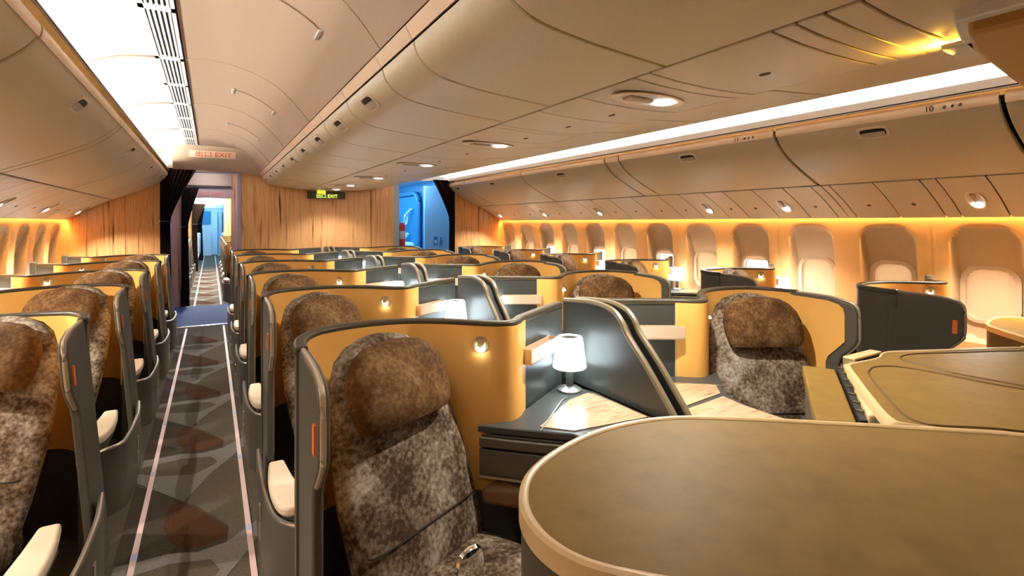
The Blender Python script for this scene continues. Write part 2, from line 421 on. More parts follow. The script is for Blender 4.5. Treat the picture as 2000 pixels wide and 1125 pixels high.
CS = [(-1.25, .45, 0), (.45, 1.14, 0), (1.14, 1.77, 0), (1.77, 2.16, 0)] + [(2.16 + .66 * i, 2.82 + .66 * i, 1) for i in range(9)]
for side in ('left', 'right'):
    n = 0
    for a, b, l in CS:
        b = min(b, 8.1)
        if a < -1: lb = '%s half of the centre bins, plain bin above the camera' % side
        elif not l: lb = '%s half of the centre bins, %s plain bin without a latch' % (side, {0: 'largest nearest', 1: 'second', 2: 'narrow third'}[{.45: 0, 1.14: 1, 1.77: 2}[a]])
        else: lb = '%s half of the centre bins, %s bin with a latch' % (side, ORD[n]); n += 1
        centre(side, a, b, lb, bool(l) and side == 'left')
tag(MB().box(.66, 2.35, Y0, YB, 2.2, 2.21).build('trim_5', 'black'), 'black sheet over the centre bins', kind='structure')  # plain black sheet closing the space above the bins

# centre service panels
CB = [-1.25, .58, .66, .73, .79, 1.21, 1.28, 1.58, 1.87, 2.22, 2.28, 2.60, 2.90, 3.50, 3.56, 3.84, 4.14, 4.9, 4.96, 5.25, 5.55, 6.2, 6.26, 6.5, 6.8, 7.35, 7.65, 8.06]
PC = [(1.236, 1.886), (1.36, 1.878), (1.505, 1.875), (1.65, 1.878), (1.774, 1.886)]
litc = {1.28: 0, 2.60: 1, 3.84: 2, 5.25: 3, 6.5: 4, 7.35: 5}  # the rearmost lamp is added to brighten the wood bulkhead
def reading(r, c, n, along, s=1, lens='lens'):
    """oval recess with a lens"""
    n = Vector(n).normalized(); al = Vector(along).normalized(); w = n.cross(al); c = Vector(c)
    def ov(a, b, d, k=20): return [c + al * a * math.cos(2 * math.pi * i / k) + w * b * math.sin(2 * math.pi * i / k) + n * d for i in range(k)]
    p = MB().rings([ov(.115 * s, .055 * s, 0), ov(.115 * s, .055 * s, .004), ov(.10 * s, .046 * s, .005), ov(.09 * s, .040 * s, .0015)], cap=False).build('light_recess', 'wframe', r)
    MB().rings([ov(.10 * s, .046 * s, .0005), ov(.10 * s, .046 * s, .0015)]).build('recess_bed', 'cove', p)
    q = c + al * .055 * s
    MB().disc(q + n * .001, n, .026 * s, .006).build('lens', lens, p)
    ln = MB(); q2 = c - al * .03 * s
    ln.rings([[q2 + al * a + w * b + n * d for a, b in ((-.045 * s, -.016 * s), (.04 * s, -.008 * s), (.04 * s, .008 * s), (-.045 * s, .016 * s))] for d in (.001, .012)])
    ln.build('eyeball_shutter', 'ceil', p, bev=.003)
for i, (a, b) in enumerate(zip(CB, CB[1:])):
    if a in litc:
        lb = '%s centre service panel holding a lit reading lamp' % ORD[litc[a]]
    else: lb = ('plain centre service panel, %s from the camera' % ORD[i] if i < 18 else 'plain centre service panel, %s from the bulkhead' % ORD[26 - i])
    r = thing('service_panel', (1.505, a, 1.88), lb, 'service panel', 'centre service panels')
    p = [(x - 1.505, z - 1.88) for x, z in PC]
    MB().plate_y(p + offset(p, .012)[::-1], .0035, b - a - .0035).build('panel', 'psu', r, bev=.003)
    if a in litc: reading(r, (-.055, (b - a) / 2, -.006), (0, 0, -1), (1, .0, 0), 1.5)
    elif b - a > .25 and a > 0:
        MB().disc((.02, (b - a) / 2, -.006), (0, 0, -1), .02, .002, 10, ry=.009).build('seat_sign', 'groove', r)
# outboard service panels
PO = [(4.078, 1.684), (4.20, 1.625), (4.33, 1.552), (4.44, 1.480), (4.512, 1.436)]
OB = [-1.25, 1.05, 1.23, 1.48, 1.57, 1.85, 2.15, 2.21, 2.29, 2.52, 2.80, 3.10, 3.32, 3.62, 3.9, 4.3, 4.7, 5.02, 5.32, 5.8, 6.3, 6.6, 7.1, 7.6, 8.06]
lito = {1.23: 0, 2.52: 1, 3.32: 2, 5.02: 3, 6.3: 4, 7.6: 5}  # the rearmost lamps are added to light the bulkheads beside the doorways
for side in ('right', 'left'):
    X = (lambda x: x) if side == 'right' else (lambda x: mirx(x))
    for i, (a, b) in enumerate(zip(OB, OB[1:])):
        lb = '%s %s service panel with a lit reading lamp' % (ORD[lito[a]], side) if a in lito else ('plain service panel over the %s windows, %s from the camera' % (side, ORD[i]) if i < 18 else 'plain service panel over the %s windows, %s from the bulkhead' % (side, ORD[23 - i]))
        r = thing('service_panel', (X(4.3), a, 1.57), lb, 'service panel', side + ' service panels')
        p = [(X(x) - X(4.3), z - 1.57) for x, z in PO]; t = .012 if side == 'right' else -.012
        MB().plate_y(p + offset(p, t)[::-1], .0035, b - a - .0035).build('panel', 'psu', r, bev=.003)
        n = (-.56 if side == 'right' else .56, 0, -.83)
        if a in lito: reading(r, (X(4.33) - X(4.3) + n[0] * .004, (b - a) / 2, -.018 - .003), n, (.83 if side == 'right' else -.83, 0, -.56), .95)
        elif b - a > .2 and a > 0:
            MB().disc((X(4.36) - X(4.3) + n[0] * .002, (b - a) / 2, -.037), n, .014, .002, 10).build('seat_sign', 'groove', r)

for s_, nm in ((1, 'right'), (0, 'left')):
    b0 = [(3.50, 2.05), (3.58, 2.02), (3.68, 1.94), (3.80, 1.87), (3.94, 1.80), (4.10, 1.735), (4.25, 1.66), (4.38, 1.58), (4.475, 1.512), (4.527, 1.452)]
    b0 = b0 if s_ else [(mirx(x), z) for x, z in b0]
    tag(shell(b0, Y0, YB, .008 if s_ else -.008).build('trim_%d' % (10 - s_), 'black'), 'added black light-blocking sheet behind the %s bins and service panels' % nm, kind='structure')  # unseen black shell added so no light leaks through the panel seams
b0 = [(.62, 2.13), (.665, 2.09), (.70, 2.03), (.75, 1.985), (.95, 1.95), (1.23, 1.93), (1.505, 1.92)]
b0 += [(mirx(x), z) for x, z in b0[-2::-1]]
tag(shell(b0, Y0, YB, .008).build('trim_11', 'black'), 'added black light-blocking sheet behind the centre bins', kind='structure')  # added black shell keeps stray light out of the centre seams

# ------------------------------------------------------------------ sidewalls with window pockets
WY = [1.392 + .594 * i for i in range(-4, 12)]
OPEN_R = {3, 5, 7, 9}        # index counted from the window at the right frame edge
def wall_x(z):
    pts = [(0, 4.50), (.3, 4.58), (.7, 4.62), (1.0, 4.615), (1.2, 4.60), (1.44, 4.57), (1.56, 4.555)]
    for (a, xa), (b, xb) in zip(pts, pts[1:]):
        if z <= b:
            t = max(0, (z - a) / (b - a)); return xa + (xb - xa) * t
    return pts[-1][1]
ZW = [0, .15, .3, .45] + [.5 + .02 * i for i in range(46)] + [1.42, 1.45, 1.5, 1.56]
def pocket(dy, z):
    """depth of the arched window pocket at distance dy from its axis"""
    hw = .195; top = 1.375; bot = .56; r = .13
    ax = abs(dy)
    # rounded rectangle distance
    cx, cz, hz = ax - (hw - r), 0, 0
    mz = (top + bot) / 2; hz = (top - bot) / 2
    qx = ax - (hw - r); qz = abs(z - mz) - (hz - r)
    d = math.hypot(max(qx, 0), max(qz, 0)) + min(max(qx, qz), 0) - r
    if d > 0: return 0
    e = min(1, -d / .022); e = e * e * (3 - 2 * e)
    zt = max(0, min(1, (1.375 - z) / .30))
    return e * (.014 + .075 * zt)
PANE = (.152, .70, 1.085)     # half width, bottom, top
def inpane(dy, z):
    r = .10; mz = (PANE[1] + PANE[2]) / 2; hz = (PANE[2] - PANE[1]) / 2
    qx = abs(dy) - (PANE[0] - .012 - r); qz = abs(z - mz) - (hz - .012 - r)
    return math.hypot(max(qx, 0), max(qz, 0)) + min(max(qx, qz), 0) - r < 0
def rrect(hw, z0, z1, r, n=6):
    out = []
    for cx, cz, a0 in ((hw - r, z1 - r, 0), (-hw + r, z1 - r, 90), (-hw + r, z0 + r, 180), (hw - r, z0 + r, 270)):
        for i in range(n + 1):
            q = math.radians(a0 + 90 * i / n); out.append((cx + r * math.cos(q), cz + r * math.sin(q)))
    return out
for side in ('right', 'left'):
    X = (lambda x: x) if side == 'right' else (lambda x: mirx(x))
    ys = []
    for wy in WY: ys += [wy - .297 + .594 * i / 36 for i in range(36)]
    ys.append(WY[-1] + .297)
    ys = [y for y in ys if y < YB]; ys.append(YB)
    w = MB(); g = {}
    for i, y in enumerate(ys):
        wi = min(range(len(WY)), key=lambda k_: abs(WY[k_] - y)); dy = y - WY[wi]
        sm = 0
        if (wi % 2 == 0 and abs(dy - .297) < .009) or (wi % 2 == 1 and abs(dy + .297) < .009): sm = .006   # panel joint
        for j, z in enumerate(ZW):
            g[i, j] = len(w.v); w.v.append((X(wall_x(z) + pocket(dy, z) + sm), y, z))
    for i in range(len(ys) - 1):
        ym = (ys[i] + ys[i + 1]) / 2; wi = min(range(len(WY)), key=lambda k_: abs(WY[k_] - ym))
        for j in range(len(ZW) - 1):
            if inpane(ym - WY[wi], (ZW[j] + ZW[j + 1]) / 2): continue
            w.f.append((g[i, j], g[i + 1, j], g[i + 1, j + 1], g[i, j + 1])); w.mi.append(1 if pocket(ym - WY[wi], (ZW[j] + ZW[j + 1]) / 2) > .004 else 0)
    o = w.build('wall_' + side, ['wallp', 'pocket']); tag(o, 'orange-lit %s sidewall with arched window pockets' % side, kind='structure')
    for i, wy in enumerate(WY):
        n = i - 4
        if n < -1: continue
        op = (n in OPEN_R) if side == 'right' else (n in (10,) or n % 4 == 2)
        r = bpy.data.objects.new('window_%d' % (n + 2 + (0 if side == 'right' else 20)), None); COL.objects.link(r)
        xf = X(wall_x(.9) + .088); r.location = (xf, wy, 0)
        tag(r, '%s cabin window on the %s wall with its blind %s' % (ORD[n + 1], side, 'open' if op else 'closed'), kind='structure')
        s_ = -1 if side == 'right' else 1
        oo = rrect(PANE[0] + .012, PANE[1] - .012, PANE[2] + .012, .11); ii = rrect(PANE[0] - .016, PANE[1] + .016, PANE[2] - .016, .085)
        f = MB(); f.rings([[(0, y, z) for y, z in oo], [(s_ * .014, y, z) for y, z in oo], [(s_ * .016, y * .98, z) for y, z in ii], [(-s_ * .03, y, z) for y, z in ii]], cap=False)
        f.build('window_frame', 'wframe', r)
        MB().plate(ii, -s_ * .044, -s_ * .040).build('pane', 'day', r)
        if op:
            MB().plate([(y, z) for y, z in rrect(PANE[0] - .02, PANE[2] - .06, PANE[2] - .018, .02)], -s_ * .022, -s_ * .016).build('blind', 'blind', r)
        else:
            b = MB(); b.plate(ii, -s_ * .014, -s_ * .010); b.build('blind', 'blind', r)

# front end behind the camera
tag(MB().box(-1.75, 4.76, Y0 - .04, Y0, 0, 2.5).build('wall_front', 'ceil'), 'plain front cabin wall', kind='structure')

# ------------------------------------------------------------------ rear bulkhead
def bulk(name, poly, label, m='zebra', y=YB, t=.05, kind='structure'):
    o = MB().plate_y(poly, y, y + t).build(name, m, smooth=False); return tag(o, label, kind=kind)
def lower_edge(x):
    return 2.5
bulk('wall_back', [(.345, 0), (2.56, 0), (2.56, 2.5), (.345, 2.5)], 'zebrano wood bulkhead between the two aisles')
bulk('wall_back_left', [(-1.75, 0), (-.56, 0), (-.56, 2.5), (-1.75, 2.5)], 'zebrano wood bulkhead left of the curtain')
bulk('wall_back_right', [(3.58, 0), (4.76, 0), (4.76, 2.5), (3.58, 2.5)], 'zebrano wood bulkhead right of the blue doorway')
bulk('wall_header_left', [(-.56, 2.09), (.345, 2.09), (.345, 2.5), (-.56, 2.5)], 'peach header over the left aisle doorway', 'ceil')
bulk('wall_header_right', [(2.56, 2.10), (3.58, 2.10), (3.58, 2.5), (2.56, 2.5)], 'pale header over the right aisle doorway', 'cove')
mb = MB()
for x in (.315,): mb.box(x, x + .05, YB - .015, YB + .07, 0, 2.09)
tag(mb.build('trim_6', 'violet', bev=.006), 'violet-lit door post at the left aisle', kind='structure')
# curved exit header at the ceiling end
r = thing('exit_header', (.0, 7.98, 2.28), 'curved peach ceiling header with red exit lettering', 'exit sign')
MB().rings([[(x, -.42 + .36 * q, -.165 + .28 * (1 - q) ** 1.6 + (-.02 - .14 * max(0, x) ** 2)) for x in [-.42 + .1 * i for i in range(11)]] for q in [i / 8 for i in range(9)]], cap=False, closed=False).build('cover', 'ceil', r)
sp = MB().box(-.24, .28, -.003, .003, -.055, .055).build('sign_plate', 'band', r, loc=(0, -.352, -.004), bev=.002); sp.rotation_euler = (math.radians(44), 0, 0)
text('出口 EXIT', 'exit_lettering', 'redtext', r, (.03, -.3555, -.0075), .095, (math.radians(134), 0, 0), .001)
MB().box(.16, .56, -.02, .0, -.19, -.14).build('dark_slot', 'violet', r)
r = thing('exit_sign', (1.49, 7.98, 1.81), 'lit yellow green exit sign under the centre bins', 'exit sign')
MB().box(-.27, .27, .0, .06, -.055, .055).build('housing', 'lamside', r, bev=.008)
MB().box(-.14, -.02, -.012, -.003, .02, .075).build('upper_plate', 'exitbox', r)
MB().box(-.17, .16, -.008, -.003, -.05, .02).build('face', 'trimd', r)
text('出口 EXIT', 'lettering', 'exitgreen', r, (0, -.012, -.016), .07, (math.pi / 2, 0, 0), .001)

def curtain(x0, x1, y, z1, tie, label, lean=1, w1=.12):
    """curtain gathered to its outer side x0 by a tie at height tie"""
    r = thing('curtain', (x0, y, 0), label, 'curtain', 'dark door curtains')
    rows = []; n = 44
    for k_ in range(30):
        z = .02 + (z1 - .02) * k_ / 29
        if z > tie: wd = w1 + (abs(x1 - x0) - w1) * ((z - tie) / (z1 - tie)) ** 1.25
        else: wd = w1 * (1 + .18 * (tie - z))
        rows.append([((lean) * wd * i / n, .028 * math.sin(i / n * math.pi * 2 * 8) * (.6 + .4 * (z / z1)), z) for i in range(n + 1)])
    c = MB()
    c.rings([rr + [(x, y_ + .006, z) for x, y_, z in rr[::-1]] for rr in rows]); c.build('cloth', 'curtain', r)
    MB().tube([(lean * w1 * 1.08 * math.cos(q) * .5 + lean * w1 / 2, .045 * math.sin(q), tie) for q in [i * math.pi / 8 for i in range(16)]], .012, closed=True).build('tie_band', 'seam', r)
    MB().lathe([(.0, -.012), (.014, -.01), (.014, .01), (0, .012)], (-.005, -.045, tie)).build('tie_stud', 'metal', r)
    return r
curtain(-.57, -.16, YB - .07, 2.12, 1.42, 'dark brown curtain tied back at the left aisle doorway', 1, .11)
curtain(3.60, 3.20, YB - .07, 2.12, 1.45, 'dark brown curtain tied back at the right aisle doorway', -1, .10)

# ------------------------------------------------------------------ suites (local frame: x from the aisle edge, y from the wing front)
PATH = [(.008, .30), (.012, .37), (.035, .46), (.095, .545), (.20, .588), (.32, .597), (.435, .573), (.545, .505), (.63, .425), (.69, .365), (.745, .340), (.79, .365), (.835, .412)]
PS = spline(PATH, 5)
def panel_end(win): return [(.835, .412), (.94, .476), (1.035, .535)] if win else [(.835, .412), (1.0, .518), (1.185, .632)]
TOPS = {True: 1.0, False: 1.025}
WING = [(.34, 0), (.34, 1.02), (.12, 1.015), (.03, .998), (.005, .985), (-.012, .95), (-.014, .82), (.0, .785), (.06, .72), (.075, .68), (.075, 0)]
def base_name(win): return 'window' if win else 'centre'
def f_seat(r_, h, d):
    b = (.345, .265); f = (.438, -.899); rr = (.899, .438)
    s = d - .36 * (h - .5)
    return (b[0] + r_ * rr[0] + s * f[0], b[1] + r_ * rr[1] + s * f[1], h)
def ring(w, d, h, dc=0, n=24, ex=.62, ey=.75, lean=0):
    out = []
    for i in range(n):
        q = 2 * math.pi * i / n; c, s = math.cos(q), math.sin(q)
        x = w * math.copysign(abs(c) ** ex, c); y = d * math.copysign(abs(s) ** ey, s)
        out.append(f_seat(x + lean, h, dc + y))
    return out
def make_seat(sg, label, group, loc):
    r = thing('airline_seat', loc, label, 'seat', group)
    ws = [(.22, .25, .045), (.36, .265, .06), (.55, .272, .062), (.66, .264, .06), (.76, .252, .058), (.84, .236, .054), (.90, .212, .048), (.955, .182, .04), (.99, .135, .03), (1.01, .07, .02), (1.017, .01, .008)]
    MB().rings([ring(w, d, h) for h, w, d in ws]).build('backrest', 'suede', r, sg)
    MB().tube([f_seat(-.262 + .524 * i / 16, .455, .0625 * max(0, 1 - abs(-1 + i / 8) ** 6) ** .37 + .0005) for i in range(17)], .003).build('stitch_seam', 'seam', r, sg)
    hw = [(.742, .16, .012), (.748, .184, .035), (.775, .198, .052), (.82, .205, .06), (.87, .205, .06), (.915, .19, .054), (.95, .16, .045), (.974, .12, .03), (.984, .06, .014), (.986, .01, .004)]
    MB().rings([ring(w, d, h + .022, .085, lean=-.012) for h, w, d in hw]).build('headrest', 'cush', r, sg)
    cu = MB(); prof = [(-.02, .20, .17, .31), (.0, .255, .15, .335), (.10, .265, .14, .342), (.30, .268, .14, .342), (.50, .262, .15, .335), (.555, .245, .17, .31), (.57, .22, .20, .28)]
    b = (.345, .265); f = (.438, -.899); rr = (.899, .438)
    rg = []
    for d, w, z0, z1 in prof:
        ring_ = []
        for i in range(20):
            q = 2 * math.pi * i / 20; c, s = math.cos(q), math.sin(q)
            x = w * math.copysign(abs(c) ** .5, c); z = (z0 + z1) / 2 + (z1 - z0) / 2 * math.copysign(abs(s) ** .5, s)
            ring_.append((b[0] + x * rr[0] + (d + .06) * f[0], b[1] + x * rr[1] + (d + .06) * f[1], z))
        rg.append(ring_)
    cu.rings(rg).build('seat_cushion', 'suede', r, sg)
    pb = MB(); q0 = [(b[0] + x * rr[0] + d * f[0], b[1] + x * rr[1] + d * f[1]) for x, d in ((-.2, -.02), (.2, -.02), (.2, .55), (-.2, .55))]
    pb.prism(q0, .0, .15).build('seat_base', 'black', r, sg)
    # armrest pad on the aisle side
    ap = spline([(-.015, -.16), (-.03, -.30), (-.03, -.45), (-.012, -.555), (.03, -.585), (.07, -.555), (.07, -.45), (.055, -.30), (.045, -.16)], 4)
    a = MB().prism(ap, .352, .39).build('armrest', 'cream', r, sg, bev=.012, seg=3)
    MB().prism([(.0, -.12), (.0, -.5), (.06, -.52), (.045, -.12)], .26, .351).build('armrest_stem', 'dark', a, sg, bev=.01)
    return r

def make_shell(sg, win, label, group, loc):
    r = thing('suite_shell', loc, label, 'suite shell', group); TOP = TOPS[win]
    # aisle-side wing: dark plate, tan liner inside, rounded trim on its free edge, orange tag
    lean = lambda p: [(x - (.08 * (1 - z) if win else 0), y, z - (.025 * z if win else 0)) for x, y, z in p]
    wm = MB().plate(WING, 0, .030); wm.v = lean(wm.v)
    wing = wm.build('wing', 'dark', r, sg, bev=.008, seg=3)
    ln = [(.335, .30), (.335, 1.004), (.13, .998), (.075, .985), (.05, .965), (.043, .935), (.043, .80), (.065, .775), (.125, .71), (.135, .68), (.135, .30)]
    wm = MB().plate(ln, .030, .036); wm.v = lean(wm.v); wm.build('wing_liner', 'tan', wing, sg)
    ed = [(y, z) for y, z in WING[1:-1]]
    MB().tube(lean([(.012, y, z) for y, z in spline(ed[:-1], 4)]), .008, 8).build('wing_trim', 'trim', wing, sg)
    wm = MB().box(-.006, .002, .012, .034, .82, .895); wm.v = lean(wm.v); wm.build('orange_tag', 'tag', wing, sg)
    # back shell and nose
    bs = MB(); bs.ribbon(PS, 0, TOP - .01, .03); bs.build('back_shell', 'dark', r, sg)
    MB().ribbon(PS, .40, TOP - .012, .006, -.0185).build('tan_liner', 'tan', r, sg)
    pe = panel_end(win)
    MB().ribbon(pe, .0, TOP - .01, .03).build('lamp_panel', 'slate', r, sg)
    MB().ribbon([PS[-1], (.842, .417)], .60, TOP - .012, .006, -.0185).build('liner_edge', 'lip', r, sg)
    full = PS + pe[1:]
    MB().ribbon(full, TOP - .024, TOP + .006, .038).build('rim', 'rim', r, sg, bev=.008, seg=3)
    if win:
        e = pe[-1]
        MB().prism([(e[0] - .04, e[1] - .05), (e[0] + .02, e[1] - .02), (e[0] + .02, e[1] + .03), (e[0] - .04, e[1] + .0)], .6, TOP + .02).build('end_post', 'slate', r, sg, bev=.012, seg=3)
    # tray rail on the lamp panel
    d = Vector((.848, .53, 0)); nn = Vector((.53, -.848, 0)); o = Vector((.815, .40, 0)) + nn * .018
    rl = MB()
    def bar(a0, a1, d0, d1, z0, z1):
        vs = [o + d * a + nn * q + Vector((0, 0, z)) for a in (a0, a1) for q in (d0, d1) for z in (z0, z1)]
        rl.add(vs, [(0, 1, 3, 2), (4, 6, 7, 5), (0, 4, 5, 1), (2, 3, 7, 6), (0, 2, 6, 4), (1, 5, 7, 3)])
    L_ = .27
    bar(0, L_, .040, .046, .845, .905); bar(0, L_, .0, .006, .845, .905); bar(0, .006, .006, .040, .845, .905); bar(L_ - .006, L_, .006, .040, .845, .905); bar(0, L_, 0, .046, .845, .851)
    rl.build('tray_rail', 'railm', r, sg, smooth=False)
    # small reading light on the tan liner
    p = Vector((.648, .383, .945)); n2 = Vector((-.70, -.71, 0))
    bz = MB().annulus(p, n2, .020, .031, .008).build('reading_light', 'trim', r, sg)
    MB().disc(p + n2 * .001, n2, .021, .003).build('light_bed', 'rim', bz, sg)
    cyl = MB().disc(p + n2 * .002 + Vector((0, 0, .002)), n2, .011, .012, 10, ry=.014).build('light_body', 'metal', bz, sg)
    MB().disc(p + n2 * .013 + Vector((0, 0, -.016)), (0, 0, -1), .008, .006, 8).build('light_chip', 'chip', bz, sg)
    # low aisle-side wall ahead of the wing, with its trim and two foot lights
    q = -.075 if win else -.02
    lw = spline([(-.014 + q * .8, .16), (-.016 + q, -.02), (-.018 + q, -.20), (-.012 + q, -.38), (.012 + q, -.52), (.075, -.61), (.20, -.635)], 5)
    lo = MB().ribbon(lw, 0, .315, .02).build('low_wall', 'dark', r, sg)
    MB().tube([(x, y, .32) for x, y in lw], .0085, 8).build('low_wall_trim', 'metal', lo, sg)
    for z0 in (.09, .17): MB().box(-.032 + q, -.026 + q, -.20, -.165, z0, z0 + .06).build('foot_light', 'trim', lo, sg)
    return r

def make_console(sg, win, label, group, loc):
    r = thing('side_console', loc, label, 'console', group)
    xe = 1.105 if win else 1.225
    if win: P = [(.615, .35), (.72, .245), (.865, .11), (.91, -.02), (.91, -.50), (xe, -.50), (xe, .40), (1.05, .50), (.98, .475), (.85, .395), (.76, .345), (.70, .33)]
    else: P = [(.615, .35), (.72, .245), (.865, .11), (.91, -.02), (.91, -.50), (xe, -.50), (xe, .43), (1.16, .59), (1.0, .49), (.85, .395), (.76, .345), (.70, .33)]
    MB().prism(P, .632, .66).build('top_frame', 'slate', r, sg, bev=.005)
    cx = sum(p[0] for p in P) / len(P); cy = sum(p[1] for p in P) / len(P)
    Q = [(cx + (x - cx) * .96, cy + (y - cy) * .96) for x, y in P]
    MB().prism(Q, .49, .628).build('drawer_box', 'dark', r, sg, bev=.004)
    s1 = [(.617, .335), (.717, .233), (.857, .102), (.898, -.02)]
    MB().ribbon(s1, .588, .622, .014).build('upper_drawer', 'dark', r, sg, bev=.003)
    MB().ribbon(s1, .49, .580, .014).build('lower_drawer', 'dark', r, sg, bev=.003)
    MB().ribbon(s1, .478, .486, .018).build('light_bead', 'trim', r, sg)
    LG = [(.60, .30), (.70, .195), (.835, .07), (.875, -.03), (.89, -.49), (1.1, -.49), (1.1, .3), (.8, .34)]
    MB().prism(LG, .395, .465).build('lower_ledge', 'brown', r, sg, bev=.02, seg=3)
    MB().prism([(.78, .25), (.92, .08), (.96, -.05), (.96, -.48), (1.09, -.48), (1.09, .35), (.9, .36)], 0, .395).build('plinth', 'black', r, sg)
    if win: A = [(.80, .215), (.885, .122), (1.085, .085), (1.085, .30), (.99, .33)]; B = [(.915, .085), (1.085, .06), (1.085, -.46), (.93, -.46), (.93, -.02)]
    else: A = [(.80, .215), (.885, .122), (1.205, .085), (1.205, .40), (1.18, .415), (1.06, .385)]; B = [(.91, .09), (1.205, .06), (1.205, -.46), (.93, -.46), (.93, -.02)]
    MB().prism(A, .657, .6635).build('wood_top', 'table', r, sg)
    MB().prism(B, .657, .6635).build('wood_top', 'table', r, sg)
    MB().tube([(x, y, .662) for x, y in ((.78, .18), (1.03, .395), (1.06, .41))], .0035).build('edge_strip', 'metal', r, sg)
    return r

def make_lamp(sg, win, label, group, loc):
    c = (.985, .395) if win else (1.14, .49)
    r = thing('table_lamp', loc, label, 'lamp', group)
    MB().lathe([(.0, 0), (.054, 0), (.054, .006), (.045, .012), (.02, .020), (.0, .021)], (c[0], c[1], .662)).build('base', 'metal', r, sg)
    MB().lathe([(.016, 0), (.016, .09), (0, .09)], (c[0], c[1], .675)).build('stem', 'slate', r, sg)
    MB().lathe([(0, 0), (.070, 0), (.074, .004), (.0575, .128), (.053, .136), (.040, .136), (.038, .128), (0, .128)], (c[0], c[1], .762), 28).build('lamp_shade', 'shade', r, sg)
    MB().lathe([(0, 0), (.037, 0), (.037, .003), (0, .003)], (c[0], c[1], .8925), 20).build('top_cap', 'rim', r, sg)
    return r

COLS = {   # aisle edge x, mirror sign, first row y, rows, window column?, phrase
    'LW': (-.45, -1, 2.425, 5, True, 'in the left window column'),
    'CL': (.225, 1, 1.33, 6, False, 'just right of the left aisle'),
    'CR': (2.785, -1, 1.33, 6, False, 'right of the centre divider'),
    'RW': (3.485, 1, 1.15, 6, True, 'in the right window column')}
PITCH = 1.217
FAR = {'LW': (10.98, 5), 'CL': (10.98, 5)}
for key, (ex, sg, y0, n, win, ph) in COLS.items():
    protos = None
    rows = [(i, y0 + PITCH * i, 'row') for i in range(n)]
    if key in FAR: rows += [(i, FAR[key][0] + 1.2 * i, 'far') for i in range(FAR[key][1])]
    for i, y, zone in rows:
        o = ORD[i]
        if zone == 'far':
            L4 = ['far cabin suede seat, %s seen through the doorway, %s' % (o, 'left of its aisle' if sg < 0 else 'right of its aisle'),
                  'far cabin suite shell, %s seen through the doorway, %s' % (o, 'left of its aisle' if sg < 0 else 'right of its aisle'),
                  'far cabin side console, %s seen through the doorway, %s' % (o, 'left of its aisle' if sg < 0 else 'right of its aisle'),
                  'far cabin table lamp, %s seen through the doorway, %s' % (o, 'left of its aisle' if sg < 0 else 'right of its aisle')]
        else:
            L4 = ['mottled brown suede seat, %s from the camera %s' % (o, ph),
                  'dark suite shell lined in tan, %s from the camera %s' % (o, ph),
                  'dark side console with wood top, %s from the camera %s' % (o, ph),
                  'small lit white table lamp, %s from the camera %s' % (o, ph)]
        gz = ' of the far cabin' if zone == 'far' else ' ' + ph
        G4 = ['suede seats' + gz, 'suite shells' + gz, 'side consoles' + gz, 'table lamps' + gz]
        loc = (ex, y, 0)
        if key == 'RW' and i == 0:
            first = make_shell(sg, win, L4[1], G4[1], loc); continue
        if protos is None:
            protos = [make_seat(sg, L4[0], G4[0], loc), make_shell(sg, win, L4[1], G4[1], loc), make_console(sg, win, L4[2], G4[2], loc), make_lamp(sg, win, L4[3], G4[3], loc)]
        else:
            for p, l, g_ in list(zip(protos, L4, G4))[:(2 if zone == 'far' else 4)]: dup(p, loc, l, g_)

# divider between each centre pair
DIV = [(2.0, .655), (2.0, 1.025), (1.82, 1.042), (1.72, 1.040), (1.645, 1.022), (1.60, .985), (1.57, .94), (1.463, .838), (1.345, .71), (1.30, .655)]
prev = None
for i in range(6):
    lb = 'two-leaf slate divider, %s from the camera between centre seats' % ORD[i]
    if prev is None:
        prev = thing('privacy_divider', (1.505, 1.33, 0), lb, 'divider', 'centre privacy dividers')
        p = [(y - 1.33, z) for y, z in DIV]
        for s_ in (-1, 1):
            lf = MB().plate(p, s_ * .035 - .012, s_ * .035 + .012).build('leaf', 'slate', prev, bev=.006, seg=2)
            MB().tube([(s_ * .035, y, z) for y, z in spline(p[1:], 4)], .0135, 8).build('leaf_edge', 'trimd', lf)
        MB().plate([(y + .022, z - .02) if z < 1.03 else (y, z - .03) for y, z in p], -.02, .02).build('dark_gap_fill', 'black', prev)  # black plate standing for the shade between the two leaves
    else: dup(prev, (1.505, 1.33 + PITCH * i, 0), lb)

# seat belt buckle on the nearest centre seat and on the left seat
def buckle(loc, rz, label, s=1):
    r = thing('belt_buckle', loc, label, 'seat belt buckle', 'belt buckles'); r.rotation_euler = (0, 0, rz)
    def sl(a, b, y): return [(a * math.copysign(abs(math.cos(q)) ** .6, math.cos(q)), y, b + b * math.copysign(abs(math.sin(q)) ** .8, math.sin(q))) for q in [2 * math.pi * i / 24 for i in range(24)]]
    MB().rings([sl(.030 * s, .038 * s, .0), sl(.034 * s, .042 * s, -.006), sl(.032 * s, .040 * s, -.016), sl(.02 * s, .034 * s, -.020)]).build('buckle_body', 'chrome', r)
    MB().tube([(.033 * s * math.cos(q), -.008, .042 * s + .042 * s * math.sin(q)) for q in [2 * math.pi * i / 24 for i in range(24)]], .003, closed=True).build('buckle_rim', 'cream', r)
    MB().box(-.022 * s, .022 * s, .001, .006, -.05, .03).build('strap', 'black', r, bev=.002)
buckle((.64, 1.34, .34), .25, 'polished belt buckle on the nearest centre seat cushion', 1.5)
buckle((-.86, 2.40, .342), -.5, 'polished belt buckle on the nearest left window seat', .8)

